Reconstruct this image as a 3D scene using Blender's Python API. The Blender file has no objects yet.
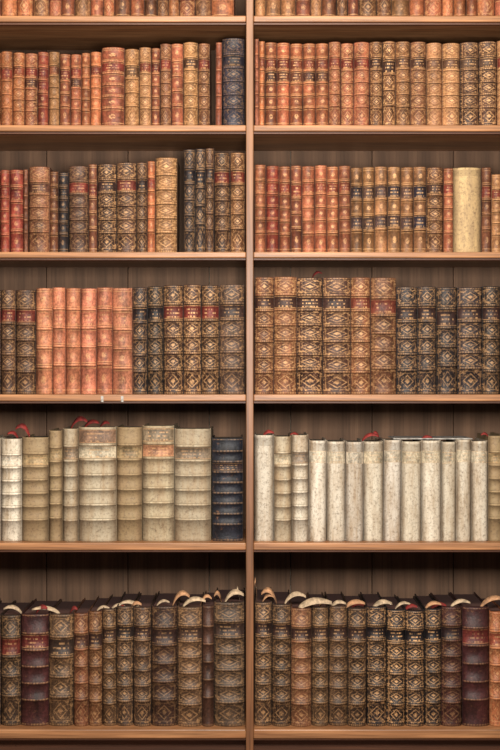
import bpy, math, random
from mathutils import Vector, Matrix
random.seed(11)
S=0.0025; D=3.5; ZC=1.22; CY=375.0
def PX(px,y=0.0): return (px-250)*S*(D+y)/D
def PZ(py,y=0.0): return ZC+(CY-py)*S*(D+y)/D
def lin(c):
    return tuple(((v/255)/12.92 if v/255<=0.04045 else ((v/255+0.055)/1.055)**2.4) for v in c)
sc=bpy.context.scene
try:
    sc.view_settings.view_transform='Standard'
    sc.view_settings.look='None'
except Exception: pass

# ---------------------------------------------------------------- node helper
class NT:
    def __init__(s,name):
        s.mat=bpy.data.materials.new(name); s.mat.use_nodes=True
        s.t=s.mat.node_tree; s.n=s.t.nodes; s.l=s.t.links
        s.b=s.n['Principled BSDF']
    def put(s,sock,v):
        if isinstance(v,bpy.types.NodeSocket): s.l.new(v,sock)
        else: sock.default_value=v
    def m(s,op,a,b=None,c=None,clamp=False):
        n=s.n.new('ShaderNodeMath'); n.operation=op; n.use_clamp=clamp
        s.put(n.inputs[0],a)
        if b is not None: s.put(n.inputs[1],b)
        if c is not None: s.put(n.inputs[2],c)
        return n.outputs[0]
    def step(s,x,lo,hi):
        n=s.n.new('ShaderNodeMapRange'); n.clamp=True
        s.put(n.inputs[0],x); s.put(n.inputs[1],lo); s.put(n.inputs[2],hi)
        return n.outputs[0]
    def rng(s,x,lo,hi,a,b):
        n=s.n.new('ShaderNodeMapRange'); n.clamp=True
        for i,v in enumerate((x,lo,hi,a,b)): s.put(n.inputs[i],v)
        return n.outputs[0]
    def mix(s,f,a,b,mode='MIX'):
        n=s.n.new('ShaderNodeMix'); n.data_type='RGBA'; n.blend_type=mode
        s.put(n.inputs[0],f); s.put(n.inputs[6],a); s.put(n.inputs[7],b)
        return n.outputs[2]
    def noise(s,vec,scale,detail=4,rough=0.6,dist=0):
        n=s.n.new('ShaderNodeTexNoise'); s.put(n.inputs['Vector'],vec)
        n.inputs['Scale'].default_value=scale; n.inputs['Detail'].default_value=detail
        n.inputs['Roughness'].default_value=rough; n.inputs['Distortion'].default_value=dist
        return n.outputs[0]
    def comb(s,x,y,z):
        n=s.n.new('ShaderNodeCombineXYZ')
        for i,v in enumerate((x,y,z)): s.put(n.inputs[i],v)
        return n.outputs[0]
    def sep(s,v):
        n=s.n.new('ShaderNodeSeparateXYZ'); s.put(n.inputs[0],v); return n.outputs
    def scale(s,v,sx,sy,sz):
        n=s.n.new('ShaderNodeVectorMath'); n.operation='MULTIPLY'
        s.put(n.inputs[0],v); n.inputs[1].default_value=(sx,sy,sz); return n.outputs[0]
    def attr(s,name):
        n=s.n.new('ShaderNodeAttribute'); n.attribute_name=name; return n.outputs['Color']
    def obj(s):
        n=s.n.new('ShaderNodeTexCoord'); return n.outputs['Object']
    def uv(s):
        n=s.n.new('ShaderNodeTexCoord'); return n.outputs['UV']
    def bump(s,h,st,dist):
        n=s.n.new('ShaderNodeBump'); n.inputs['Strength'].default_value=st; n.inputs['Distance'].default_value=dist
        s.put(n.inputs['Height'],h); s.l.new(n.outputs[0],s.b.inputs['Normal'])

KINDS=['cover','plain','diamond','flower','text','band','page','vellum']
def book_mat(kind):
    N=NT('book_'+kind); o=N.obj()
    base=N.attr('leather'); prm=N.sep(N.attr('bookprm'))
    g,rnd=prm[0],prm[1]
    uvs=N.sep(N.uv()); u,v=uvs[0],uvs[1]
    if kind=='page':
        st=N.noise(N.scale(o,900,3,3),1.0,2)
        col=N.mix(N.rng(st,.35,.65,0,.6),base,lin((60,44,36))+(1,))
        N.put(N.b.inputs['Base Color'],col); N.b.inputs['Roughness'].default_value=.9
        return N.mat
    n1=N.noise(o,160,5,.7); n2=N.noise(N.scale(o,1.5,1,.5),24,5,.7)
    if kind=='vellum':
        stain=N.noise(N.scale(o,2.2,1,.35),15,7,.75)
        f=N.rng(stain,.42,.64,0,.8)
        col=N.mix(f,base,lin((150,124,92))+(1,))
        col=N.mix(N.rng(n1,.50,.70,0,.75),col,lin((98,80,62))+(1,))
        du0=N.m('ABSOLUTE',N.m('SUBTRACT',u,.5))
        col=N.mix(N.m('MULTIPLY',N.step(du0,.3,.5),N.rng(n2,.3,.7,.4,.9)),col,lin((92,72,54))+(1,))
    else:
        k=N.m('MULTIPLY',N.rng(n1,.3,.7,.45,1.45),N.rng(n2,.32,.68,.4,1.5))
        n=N.n.new('ShaderNodeVectorMath'); n.operation='SCALE'
        N.l.new(base,n.inputs[0]); N.l.new(k,n.inputs[3]); col=n.outputs[0]
        rub=N.rng(N.noise(o,70,6,.8),.58,.70,0,.5)
        col=N.mix(rub,col,lin((170,120,84))+(1,))
    mask=None
    du=N.m('ABSOLUTE',N.m('SUBTRACT',u,.5)); dv=N.m('ABSOLUTE',N.m('SUBTRACT',v,.5))
    wear=N.rng(N.noise(o,85,4,.7),.38,.53,.15,1.)
    def inv(x): return N.m('SUBTRACT',1.0,x)
    def frame():
        r=N.m('MAXIMUM',du,dv)
        return N.m('MULTIPLY',N.m('MULTIPLY',N.step(r,.395,.405),inv(N.step(r,.435,.445))),.6)
    fil=N.noise(N.comb(N.m('MULTIPLY',u,11.),N.m('MULTIPLY',v,9.),N.m('MULTIPLY',rnd,90.)),1.0,2,.6)
    if kind=='diamond':
        a=N.m('ADD',.27,N.m('MULTIPLY',rnd,.12))
        d=N.m('ADD',N.m('DIVIDE',du,a),N.m('DIVIDE',dv,.34))
        ring=N.m('MULTIPLY',N.m('MULTIPLY',N.step(d,.80,.84),inv(N.step(d,1.0,1.04))),N.rng(fil,.3,.5,.45,.9))
        dot=N.m('MULTIPLY',inv(N.step(d,.34,.42)),.95)
        cor=N.m('MULTIPLY',N.step(N.m('ADD',du,dv),.55,.58),N.rng(fil,.48,.54,.0,.9))
        mid=N.m('MULTIPLY',N.rng(fil,.54,.59,0,.5),inv(N.step(N.m('MAXIMUM',du,dv),.38,.40)))
        mask=N.m('MAXIMUM',N.m('MAXIMUM',ring,dot),N.m('MAXIMUM',cor,mid))
        mask=N.m('MAXIMUM',mask,frame())
    elif kind=='flower':
        d=N.m('POWER',N.m('ADD',N.m('POWER',N.m('DIVIDE',du,.17),2.),N.m('POWER',N.m('DIVIDE',dv,.19),2.)),.5)
        fl=N.m('MULTIPLY',inv(N.step(d,.85,1.0)),N.rng(fil,.42,.48,.1,1.))
        edge=N.m('MULTIPLY',N.step(dv,.42,.43),inv(N.step(dv,.47,.48)))
        mask=N.m('MAXIMUM',fl,edge)
    elif kind=='text':
        v3=N.m('MULTIPLY',v,3.6); fr=N.m('FRACT',v3); fl=N.m('FLOOR',v3)
        ln=N.m('MULTIPLY',N.step(fr,.28,.34),inv(N.step(fr,.70,.76)))
        le=N.noise(N.comb(N.m('MULTIPLY',u,12.),N.m('MULTIPLY',fl,5.3),N.m('MULTIPLY',rnd,70.)),1.,1)
        tx=N.m('MULTIPLY',N.m('MULTIPLY',ln,N.step(le,.47,.51)),inv(N.step(du,.30,.34)))
        edge=N.m('MULTIPLY',N.step(dv,.43,.44),inv(N.step(dv,.48,.49)))
        mask=N.m('MAXIMUM',tx,edge)
    elif kind=='band':
        h=N.m('FRACT',N.m('MULTIPLY',u,9.))
        mask=N.m('MULTIPLY',N.m('MULTIPLY',N.rng(h,.3,.4,.3,1),inv(N.step(dv,.25,.35))),.6)
    if mask is not None:
        mask=N.m('MULTIPLY',N.m('MULTIPLY',mask,N.m('MULTIPLY',g,.92)),wear,clamp=True)
        gold=lin((222,172,120))+(1,)
        col=N.mix(mask,col,gold)
        N.put(N.b.inputs['Metallic'],N.m('MULTIPLY',mask,.15))
    N.put(N.b.inputs['Base Color'],col)
    N.b.inputs['Roughness'].default_value=.48 if kind!='vellum' else .62
    N.b.inputs['Specular IOR Level'].default_value=.42
    hh=n1 if mask is None else N.m('ADD',n1,N.m('MULTIPLY',mask,-.3))
    N.bump(hh,.8,.0018)
    return N.mat
BM=[book_mat(k) for k in KINDS]
KI={k:i for i,k in enumerate(KINDS)}

def wood(name,c1,c2,axis='x',rough=.5,sc_=1.0,dk=.5,wk=.35):
    N=NT(name); o=N.obj()
    st={'x':(1.2,9,14),'z':(9,9,.9)}[axis]
    v=N.scale(o,*[a*sc_ for a in st])
    a=N.noise(v,2.2,6,.62,1.4); b=N.noise(N.scale(v,1,5,5) if axis=='x' else N.scale(v,5,5,1),5,4,.6)
    wv=N.n.new('ShaderNodeTexWave'); wv.bands_direction='Z' if axis=='x' else 'X'
    N.put(wv.inputs['Vector'],v); wv.inputs['Scale'].default_value=.9; wv.inputs['Distortion'].default_value=9; wv.inputs['Detail'].default_value=3
    wv.inputs['Detail Scale'].default_value=.8
    col=N.mix(N.rng(a,.3,.7,0,1),lin(c1)+(1,),lin(c2)+(1,))
    col=N.mix(N.rng(b,.46,.70,0,dk),col,lin(tuple(x*.42 for x in c1))+(1,))
    col=N.mix(N.m('MULTIPLY',wv.outputs[1],wk),col,lin(tuple(x*.55 for x in c1))+(1,))
    N.put(N.b.inputs['Base Color'],col); N.b.inputs['Roughness'].default_value=rough
    N.bump(b,.3,.001)
    return N.mat
W_shelf=wood('shelf_oak',(148,96,60),(192,138,94),'x',.42,1.,.6)
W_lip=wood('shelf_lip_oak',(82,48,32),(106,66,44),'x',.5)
W_post=wood('post_oak',(116,74,46),(154,106,70),'z',.45,1.,.6)
W_back=wood('back_board_wood',(98,72,54),(132,100,76),'z',.8,.6,.4,.35)
W_floor=wood('floor_oak',(110,75,50),(140,98,66),'x',.5)
N=NT('plaster_wall'); nn=N.noise(N.obj(),12,4); N.put(N.b.inputs['Base Color'],N.mix(nn,lin((170,160,145))+(1,),lin((190,180,165))+(1,))); N.b.inputs['Roughness'].default_value=.9
W_wall=N.mat
def cloth(name,c):
    N=NT(name); nn=N.noise(N.obj(),90,4); N.put(N.b.inputs['Base Color'],N.mix(N.rng(nn,.35,.65,0,1),lin(c)+(1,),lin(tuple(x*.65 for x in c))+(1,))); N.b.inputs['Roughness'].default_value=.75
    return N.mat
M_slip=cloth('slip_tan',(206,154,112)); M_pale=cloth('slip_pale',(216,188,154)); M_red=cloth('ribbon_red',(150,44,38)); M_paper=cloth('paper_white',(205,200,192))

# ---------------------------------------------------------------- boards
def board(name,x0,x1,y0,y1,z0,z1,mat,parent,bev=.002):
    cx,cy,cz=(x0+x1)/2,(y0+y1)/2,(z0+z1)/2
    vs=[(x-cx,y-cy,z-cz) for x in(x0,x1) for y in(y0,y1) for z in(z0,z1)]
    f=[(0,1,3,2),(4,6,7,5),(0,4,5,1),(2,3,7,6),(0,2,6,4),(1,5,7,3)]
    me=bpy.data.meshes.new(name); me.from_pydata(vs,[],f); me.materials.append(mat)
    ob=bpy.data.objects.new(name,me); sc.collection.objects.link(ob); ob.location=(cx,cy,cz)
    if bev:
        m=ob.modifiers.new('b','BEVEL'); m.width=bev; m.segments=2
    if parent: ob.parent=parent
    return ob
case=bpy.data.objects.new('bookcase',None); sc.collection.objects.link(case)
DEP=.31
XL,XR=PX(-48),PX(548)
dL,dR=PX(246),PX(253.5)
SH=[(-112,-103),(15.5,24),(125,133.5),(252,260),(394.5,403.5),(543,552.5),(729.5,741)]
for i,(a,b) in enumerate(SH):
    for nm,xa,xb in(('left',XL,dL),('right',dR,XR)):
        zb_=PZ(b-2.2)
        board('shelf_%s_%d'%(nm,i+1),xa,xb,0,DEP,zb_,PZ(a),W_shelf,case,.0028)
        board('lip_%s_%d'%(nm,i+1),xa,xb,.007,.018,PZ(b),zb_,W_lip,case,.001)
zt=PZ(-112)
board('divider_post',dL,dR,-.004,DEP,.06,zt,W_post,case)
board('end_post_left',XL-.03,XL,-.004,DEP,0,zt,W_post,case)
board('end_post_right',XR,XR+.03,-.004,DEP,0,zt,W_post,case)
board('plinth',XL,XR,.05,.07,0,PZ(742),W_lip,case)
board('cornice',XL-.06,XR+.06,-.03,DEP+.02,zt,zt+.06,W_shelf,case,.012)
nb=7; bw=(XR-XL+.06)/nb
for i in range(nb):
    board('back_board_%d'%(i+1),XL-.03+i*bw+.0008,XL-.03+(i+1)*bw-.0008,DEP,DEP+.015+.002*(i%2),0,zt,W_back,case,.0015)

# ---------------------------------------------------------------- books
COL=dict(o=(156,92,60),t=(138,96,64),b=(102,64,44),d=(66,44,36),k=(38,33,35),r=(126,58,44),m=(60,30,30),
 c=(202,172,124),v=(216,206,188),w=(176,162,136),y=(154,132,98),g=(80,59,44),n=(34,35,46),s=(138,80,56),
 e=(68,52,43),p=(168,106,80),q=(192,177,148),R=(114,46,38),K=(34,28,30),N=(34,38,54),G=(92,70,54),H=(92,36,32),B=(56,38,34))
class Builder:
    def __init__(s): s.v=[];s.f=[];s.mi=[];s.uv=[];s.c=[];s.p=[];s.sm=[]
    def face(s,idx,mat,uvs,col,prm,smooth=False):
        s.f.append(idx);s.mi.append(mat);s.sm.append(smooth)
        for k in range(len(idx)):
            s.uv+=list(uvs[k]); s.c+=list(col)+[1.]; s.p+=list(prm)+[1.]
    def build(s,name,z0):
        me=bpy.data.meshes.new(name)
        me.from_pydata([(x,y,z-z0) for x,y,z in s.v],[],s.f)
        for m in BM: me.materials.append(m)
        me.polygons.foreach_set('material_index',s.mi); me.polygons.foreach_set('use_smooth',s.sm)
        ul=me.uv_layers.new(name='UVMap'); ul.data.foreach_set('uv',s.uv)
        a=me.attributes.new('leather','FLOAT_COLOR','CORNER'); a.data.foreach_set('color',s.c)
        a=me.attributes.new('bookprm','FLOAT_COLOR','CORNER'); a.data.foreach_set('color',s.p)
        me.update()
        ob=bpy.data.objects.new(name,me); sc.collection.objects.link(ob); ob.location=(0,0,z0)
        return ob
def book(B,xc,ys,zb,w,H,depth,style,ck,labs,gilt,tilt=0.,pagec=(150,120,95)):
    rnd=random.random()
    velv=(style in 'VW')
    base=Vector(lin(COL[ck]))*(random.uniform(.68,1.3) if not velv else random.uniform(.84,1.06))
    jt=random.uniform(-1,1)
    if velv: jit=Vector((1+.01*jt,1,1-.05*jt))
    else: jit=Vector((1+random.uniform(-.05,.05),1+random.uniform(-.05,.05),1+random.uniform(-.07,.07)))
    base=Vector((base[i]*jit[i] for i in range(3)))
    gilt=gilt*random.uniform(.65,1.12)
    prm=(gilt,rnd,0)
    NS=12; th=math.radians(74); bul=min(.38*w,.015)
    prot=.0036 if style!='W' else .0060
    nbnd={'D':5,'F':5,'P':5,'X':8,'V':0,'W':6,'S':4,'Z':0}[style]
    if style=='D' and H>.29: nbnd=6
    if style in 'DF' and rnd<.2: nbnd-=1
    bh=.0034 if H<.24 else .0042
    lo=.008; hi=H-.006
    fl='cover' if not velv else 'vellum'
    def panelkind(i):
        if i in labs: return 'text'
        if velv: return 'vellum'
        return {'D':'diamond','F':'flower','P':'plain','X':'plain','S':'flower','Z':'plain'}[style]
    if nbnd:
        tailx=random.uniform(.2,.5); unit=(hi-lo)/(nbnd+1+tailx)
        zz=hi; n=nbnd+1; bounds=[]
        for i in range(n):
            z2=zz; z1=zz-unit*(1+(tailx if i==n-1 else 0)); bounds.append((z1,z2,i)); zz=z1
        bounds.reverse()
    else:
        if style=='V':
            bounds=[(lo,H*.78,5),(H*.78,H*.90,1),(H*.90,hi,0)]
        else: bounds=[(lo,H*.62,5),(H*.62,H*.8,1),(H*.8,hi,0)]
    prof=[]; strip=[]
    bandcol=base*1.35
    band_edge_shade=base*.6  # shadow along the raised band edges, painted as darker leather
    def add(z,off): prof.append((z,off))
    bk='vellum' if velv else 'band'
    add(0.,-.001); strip.append((bk,base,0,.5))
    add(.003,.0008); strip.append((bk,base,.5,1))
    add(lo,0.)
    for j,(z1,z2,i) in enumerate(bounds):
        last=(j==len(bounds)-1)
        k=panelkind(i); c=base
        if style=='V' and i==0: c=base*.72
        if i in labs and labs[i]:
            c=Vector(lin(COL[labs[i]])).lerp(base,random.uniform(.05,.45))
        top=z2-(bh if (nbnd and not last) else 0)
        strip.append((k,c,0,1)); add(top,0.)
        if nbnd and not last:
            strip.append((bk,band_edge_shade,0,.2)); add(z2-bh*.5,prot)
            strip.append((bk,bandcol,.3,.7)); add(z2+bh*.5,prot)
            strip.append((bk,band_edge_shade,.8,1)); add(z2+bh*.9,0.)
    strip.append((bk,base,0,.5)); add(H-.002,.0012)
    strip.append((fl,base,.5,1)); add(H,-.0008)
    off0=len(B.v)
    ct,sn=math.cos(tilt),math.sin(tilt)
    yaw=random.uniform(-.012,.012)
    def P(x,y,z):
        x2=x+(y)*yaw
        return (xc+x2*ct+z*sn, ys+y, zb+(-x2*sn+z*ct)+abs(sn)*w/2)
    for z,o in prof:
        for k in range(NS+1):
            t=-th+2*th*k/NS
            x=(w/2-.0004)*math.sin(t)/math.sin(th)
            q=(math.cos(t)-math.cos(th))/(1-math.cos(th))
            B.v.append(P(x,bul*(1-q)-o*min(1,.35+q*1.2),z))
    for r in range(len(prof)-1):
        k_,c_,v0,v1=strip[r]
        for k in range(NS):
            a=off0+r*(NS+1)+k
            ua=.5+.5*math.sin(-th+2*th*k/NS)/math.sin(th); ub=.5+.5*math.sin(-th+2*th*(k+1)/NS)/math.sin(th)
            B.face((a,a+1,a+NS+2,a+NS+1),KI[k_],((ua,v0),(ub,v0),(ub,v1),(ua,v1)),c_,prm,True)
    top=off0+(len(prof)-1)*(NS+1)
    B.face(tuple(range(top,top+NS+1)),KI[fl],[(0.5,.5)]*(NS+1),base*.6,prm)
    def box(x0,x1,y0,y1,z0,z1,mat,c):
        o=len(B.v)
        for x in(x0,x1):
            for y in(y0,y1):
                for z in(z0,z1): B.v.append(P(x,y,z))
        for f in[(0,1,3,2),(4,6,7,5),(0,4,5,1),(2,3,7,6),(0,2,6,4),(1,5,7,3)]:
            B.face(tuple(o+i for i in f),KI[mat],[(0.5,.5)]*4,c,prm)
    tb=.0022 if w<.04 else .003
    cm='cover' if not velv else 'vellum'
    box(-w/2,-w/2+tb,bul+.001,depth,0,H+.0006,cm,base*.7)
    box(w/2-tb,w/2,bul+.001,depth,0,H+.0006,cm,base*.7)
    box(-w/2+tb,w/2-tb,bul-.0005,depth-.006,.003,H-.0045,'page',Vector(lin(pagec)))

YS=.028
ROWS={}
def row(name,shelf,side,data,depth,autok,pagec=(130,104,82),ys=YS,hj=1.3):
    B=Builder(); zb=PZ(SH[shelf][0])+.0002
    data=list(data)
    if side=='L':
        x=data[0][0]; y0=data[0][2]
        while x>-38:
            w=random.uniform(12,20)
            if x-w<-45: w=x+45.5
            data.insert(0,(x-w,x,y0)+autok); x-=w
    else:
        x=data[-1][1]; y0=data[-1][2]
        while x<538:
            w=random.uniform(12,20)
            if x+w>545: w=545.5-x
            data.append((x,x+w,y0)+autok); x+=w
    for d in data:
        x0,x1,yt,st,ck=d[:5]
        labs=d[5] if len(d)>5 else {}
        g=d[6] if len(d)>6 else .8
        tl=d[7] if len(d)>7 else random.uniform(-.004,.004)
        yj=ys+random.uniform(-.004,.007)
        xa,xb=PX(x0,yj),PX(x1,yj)
        w=xb-xa-.0014
        H=PZ(yt+random.uniform(-hj,hj),yj)-zb
        xc=(xa+xb)/2-math.sin(tl)*H/2
        if x0<246: xc=min(xc,dL-w/2-.0008)
        else: xc=max(xc,dR+w/2+.0008)
        book(B,xc,yj,zb,w,H,min(depth,.27)+random.uniform(-.01,.006),st,ck,labs,g,tl,pagec)
    ROWS[(shelf,side)]=B.build(name,zb)
def same(xs,y,*rest): return [(xs[i],xs[i+1],y)+rest for i in range(len(xs)-1)]
lr={1:'R'}; lrk={1:'R',2:'K'}; lk={1:'K'}; lb={1:None}; lB={1:'B'}

r0=[0]
while r0[-1]<222: r0.append(r0[-1]+random.choice([11,13,14,16]))
r0[-1]=234
row('antique_book_row',1,'L',[(r0[i],r0[i+1],-70,random.choice('DF'),random.choice('otbs'),lr,.6) for i in range(len(r0)-1)],.15,('F','s',lr,.6))
r0=[255]
while r0[-1]<488: r0.append(r0[-1]+random.choice([11,13,15,18]))
row('antique_book_row',1,'R',[(r0[i],r0[i+1],-74,random.choice('DF'),random.choice('otbs'),lr,.6) for i in range(len(r0)-1)],.15,('F','s',lr,.6))
# second row
row('antique_book_row',2,'L',
 [(0,12,52,'D','o',lr,.6),(12,24,52,'D','o',lr,.6),(24,37,52,'D','s',lrk,.6),(37,48,53,'F','r',{1:'H',2:'H'},.7),(48,59,52,'D','t',lr,.6),
 (59,70,53,'F','s',{1:'H'},.7),(70,81,53,'F','s',lrk,.7),(81,90,52,'F','o',lb,.6),(90,101,51,'F','o',{1:'H'},.7),(101,124,48,'F','s',lr,.8),
 (124,139,48,'D','t',lk,.8),(139,151,48,'D','t',lr,.8),(151,160,47,'F','s',{1:'H'},.7),(160,171,44,'D','b',lr,.8),(171,183,43,'F','s',lb,.6),
 (183,198,42,'D','t',lB,.8),(198,210,43,'D','b',lr,.8),(215.5,222,43,'P','s',{},.4,.004),(222.5,244.5,39,'D','n',{1:'K'},.3)],.15,('F','o',lr,.7))
row('antique_book_row',2,'R',
 [(254.5,259,40,'P','s',{},.4),(259,265,42,'F','o',{1:'H'},.6)]+same([265,277,290,303,316,329],43,'F','s',{1:'H',2:'B'},.8)+
 same([329,341,354,370],42,'D','s',lr,.75)+same([370,383,396,411,427],42,'D','b',lB,1.)+same([427,443,461],42,'D','t',lB,1.)+same([461,480,498],41,'D','d',{1:'G'},1.),
 .15,('D','t',lr,.9))
# third row
row('antique_book_row',3,'L',
 [(0,9,170,'F','r',lr,.5),(9,23,169,'F','r',lr,.6),(23,28,170,'P','b',{},.4),(28,49,166,'D','b',lB,.6),(49,58,172,'F','b',lb,.6),(58,68,172,'F','k',lk,.5),
 (68,88,166,'D','d',lr,.5),(88,97,163,'F','b',lr,.6),(97,116,163,'D','d',lB,.7),(116,136,162,'D','d',lr,.65),(136,147,162,'D','d',lk,.5),(147,155,161,'F','o',lr,.7),
 (155,177,157,'D','t',{},.85),(183.5,195,150,'D','k',lk,.55),(195,205,148,'D','k',lk,.65),(205,214,149,'D','d',lk,.55),(214,230,152,'D','d',lr,.6),(230,245,153,'D','b',lr,.7)],.16,('F','r',lr,.6))
row('antique_book_row',3,'R',
 [(254.5,266,164,'F','s',lb,.6),(266,279,165,'F','r',lb,.6)]+same([279,291,302,315,327,339,351],166,'F','s',{1:'r'},.75)+
 same([351,363,375,388,401,414,427],167,'S','t',{1:'N',3:'N'},.85)+[(427,444,167,'D','b',lB,.85),(444,454,168,'F','s',lr,.6),(454,482,167,'V','c',{},.12),
 (482,492,168,'F','b',lr,.6),(492,502,175,'F','t',lr,.7)],.16,('D','t',lr,.7),hj=.8)
# fourth row
row('antique_book_row',4,'L',
 [(0,15,290,'D','d',lr,.55),(15,35,290,'D','d',lr,.6)]+same([35,52,65,80,96,112,132],288,'S','p',lb,.6)+[(132,147,287,'D','k',lk,.6),(147,163,287,'D','k',lk,.6)]+
 same([163,183,201,219],285,'D','d',{1:'R'},.85)+[(219,244.5,284,'D','e',{1:'B'},.6)],.2,('D','d',lr,.6),hj=.7)
row('antique_book_row',4,'R',
 same([254.5,274,297],277,'D','b',lB,.7)+same([297,323,351],277,'D','d',{1:'B'},.95)+same([351,371,397],277,'D','b',lr,.75)+
 same([397,418,437,458,483,501],287,'D','k',{1:'B'},.62),.21,('D','e',lr,.8),hj=.7)
# fifth row
row('vellum_book_row',5,'L',
 [(0,21,439,'W','v',lb,.35),(21,48,438,'W','y',{1:'y'},.4),(48,62,430,'W','y',{1:'y'},.4),(62,78,430,'W','w',{1:'G'},.5),(78,116,427,'W','q',{0:'b',1:None},.4),
 (116,142,427,'W','y',{1:'y'},.35),(142,174,427,'W','q',{1:'o',0:'G'},.5),(174,211,428,'W','w',{1:'G'},.5),(212,243,438,'X','n',{2:'B'},.5)],.2,('W','v',lb,.3),(120,102,82))
row('vellum_book_row',5,'R',
 [(254.5,274,436,'V','v',{},.4),(274,292,436,'W','q',{1:'w'},.35),(292,309,436,'W','v',{1:'G'},.5)]+same([309,327,346,364,384,402,422,442,457,472,489],441,'V','v',{1:'w'},.35)+
 [(489,504,435,'W','y',lb,.4)],.2,('W','y',lb,.3),(140,124,100))
# bottom row
row('antique_book_row',6,'L',
 [(0,20,615,'D','e',lr,.5),(20,48,613,'P','m',{1:'H'},.6),(48,73,613,'D','g',lk,.5),(73,88,613,'D','b',lB,.5),(88,102,612,'D','b',lB,.5),(102,116,610,'D','g',lB,.55),
 (116,133,607,'D','e',lk,.55),(133,151,607,'D','e',lB,.6),(151,177,606,'D','d',lB,.4),(177,202,606,'D','g',lB,.5),(202,214,606,'P','d',{},.3),(214,244.5,604,'D','e',lB,.5)],.245,('D','e',lr,.5),(80,48,42),hj=2)
row('antique_book_row',6,'R',
 [(254.5,272,602,'D','e',lB,.7),(272,291,604,'D','e',lB,.65),(291,312,608,'D','b',lB,.7)]+same([312,329,348],608,'D','g',lB,.55)+same([348,367],608,'D','e',lB,.7)+
 same([367,387,406,425,442],609,'D','k',{1:'K'},1.0)+[(442,463,607,'D','m',{1:'K'},.35),(463,490,607,'P','m',lr,.5),(490,505,612,'D','o',lr,.6)],.245,('D','e',lr,.5),(80,48,42),hj=2)

# ---------------------------------------------------------------- slips & ribbons
def strips(name,items,mat,key):
    vs=[];fs=[]
    par=ROWS[key]; pz=par.location.z
    for (px,py,dx,h,wd,y) in items:
        x0=PX(px,y); z0=PZ(py,y)-pz; n=9; o=len(vs)
        for i in range(n+1):
            t=i/n
            x=x0+dx*S*(t**1.3); z=z0+h*S*math.sin(t*math.pi*.72)/1.0
            wv=wd*S*(.35+.65*math.sin(math.pi*min(1,t*.85+.1)))
            yy=y-.010*t
            for s_ in (-1,1):
                vs.append((x,yy+s_*wv*.5,z+s_*wv*.42))
            for s_ in(-1,1):
                vs.append((x+.0004,yy+s_*wv*.5+.0008,z+s_*wv*.42-.0008))
        for i in range(n):
            a=o+i*4
            fs+=[(a,a+4,a+5,a+1),(a+2,a+3,a+7,a+6),(a,a+2,a+6,a+4),(a+1,a+5,a+7,a+3)]
        fs+=[(o,o+1,o+3,o+2),(o+n*4,o+n*4+2,o+n*4+3,o+n*4+1)]
    me=bpy.data.meshes.new(name); me.from_pydata(vs,[],fs); me.materials.append(mat)
    for p in me.polygons: p.use_smooth=True
    ob=bpy.data.objects.new(name,me); sc.collection.objects.link(ob); ob.parent=par
    return ob
strips('tan_slips',[(172,607,18,15,6,.06),(200,606,12,11,4,.08),(222,604,-8,12,5,.07),(130,610,12,8,4,.06)],M_slip,(6,'L'))
strips('pale_slips',[(182,608,24,10,5,.05),(224,604,20,13,6,.06),(240,605,-4,18,4,.09),(140,608,-20,7,4,.07),(60,614,-28,7,4,.06),(96,612,14,6,3,.07),(22,614,-18,8,4,.06),(156,607,14,7,3,.06),(110,611,16,7,3,.08)],M_pale,(6,'L'))
strips('tan_slips',[(257,602,-3,23,6,.06),(277,605,-16,16,6,.06),(345,608,20,7,5,.05),(480,608,26,11,5,.05),(262,603,12,9,4,.06),(425,609,16,7,4,.05),(318,609,12,8,3,.06)],M_slip,(6,'R'))
strips('pale_slips',[(284,605,22,12,5,.05),(298,609,34,9,7,.04),(372,609,20,8,5,.05),(395,609,16,7,3,.07),(330,609,16,8,4,.07),(450,608,20,8,4,.06)],M_pale,(6,'R'))
strips('red_ribbons',[(30,438,-14,13,6,.06),(18,438,-10,6,4,.07),(70,431,18,13,6,.07),(84,428,16,7,5,.08),(100,427,10,5,4,.08)],M_red,(5,'L'))
strips('red_ribbons',[(262,438,12,7,4,.06),(300,438,-10,5,3,.08),(362,441,16,7,4,.06),(380,441,-8,9,4,.07),(490,440,-10,7,3,.06),(420,441,12,5,3,.08)],M_red,(5,'R'))
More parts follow.
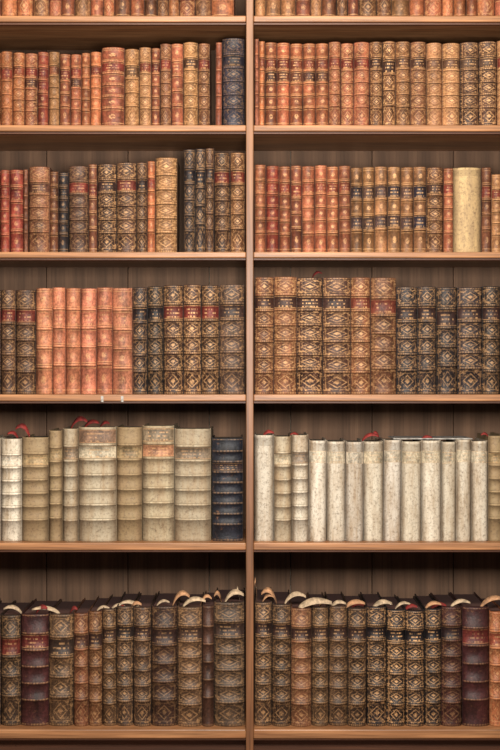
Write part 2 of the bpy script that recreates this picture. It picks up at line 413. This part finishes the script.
strips('red_ribbons',[(312,278,10,6,3,.07)],M_red,(4,'R'))
strips('red_ribbons',[(118,612,8,6,4,.05),(36,613,12,7,5,.06),(70,613,8,6,4,.06)],M_red,(6,'L'))
strips('red_ribbons',[(350,610,14,7,3,.08),(430,610,16,7,4,.08),(405,610,12,5,4,.06)],M_red,(6,'R'))
ps=board('loose_paper_sheet',PX(392,.1),PX(470,.1),.06,.2,PZ(439.6,.04),PZ(439.6,.04)+.002,M_paper,None,0)
ps.parent=ROWS[(5,'R')]; ps.location.z-=ROWS[(5,'R')].location.z
for i,x in enumerate((101,121)):
    board('shelf_tag_%d'%(i+1),PX(x),PX(x+2.5),-.002,-.0002,PZ(402),PZ(396),M_paper,case,0)

# ---------------------------------------------------------------- room
def slab(n,x0,x1,y0,y1,z0,z1,m): return board(n,x0,x1,y0,y1,z0,z1,m,None,0)
slab('floor',-3,3,-5,DEP+.13,-.1,0,W_floor)
slab('wall_back',-3,3,DEP+.03,DEP+.13,0,3.2,W_wall)

# ---------------------------------------------------------------- light
def area(n,loc,tgt,size,e,col):
    l=bpy.data.lights.new(n,'AREA'); l.shape='RECTANGLE'; l.size=size[0]; l.size_y=size[1]; l.energy=e; l.color=col
    o=bpy.data.objects.new(n,l); sc.collection.objects.link(o); o.location=loc
    o.rotation_euler=(Vector(tgt)-Vector(loc)).to_track_quat('-Z','Y').to_euler()
area('ceiling_light',(0,-1.5,2.75),(0,0,1.4),(1.0,.4),48,(1,.88,.73))
area('front_light',(0.05,-2.0,1.5),(0,0,1.1),(.35,.35),46,(1,.95,.88))
w=bpy.data.worlds.new('World'); sc.world=w; w.use_nodes=True
w.node_tree.nodes['Background'].inputs[0].default_value=(1,.94,.88,1); w.node_tree.nodes['Background'].inputs[1].default_value=.11
cam=bpy.data.cameras.new('camera'); co=bpy.data.objects.new('camera',cam); sc.collection.objects.link(co)
co.location=(0,-D,ZC); co.rotation_euler=(math.radians(90),0,0)
cam.sensor_width=36; cam.lens=36*D/(750*S)
sc.camera=co
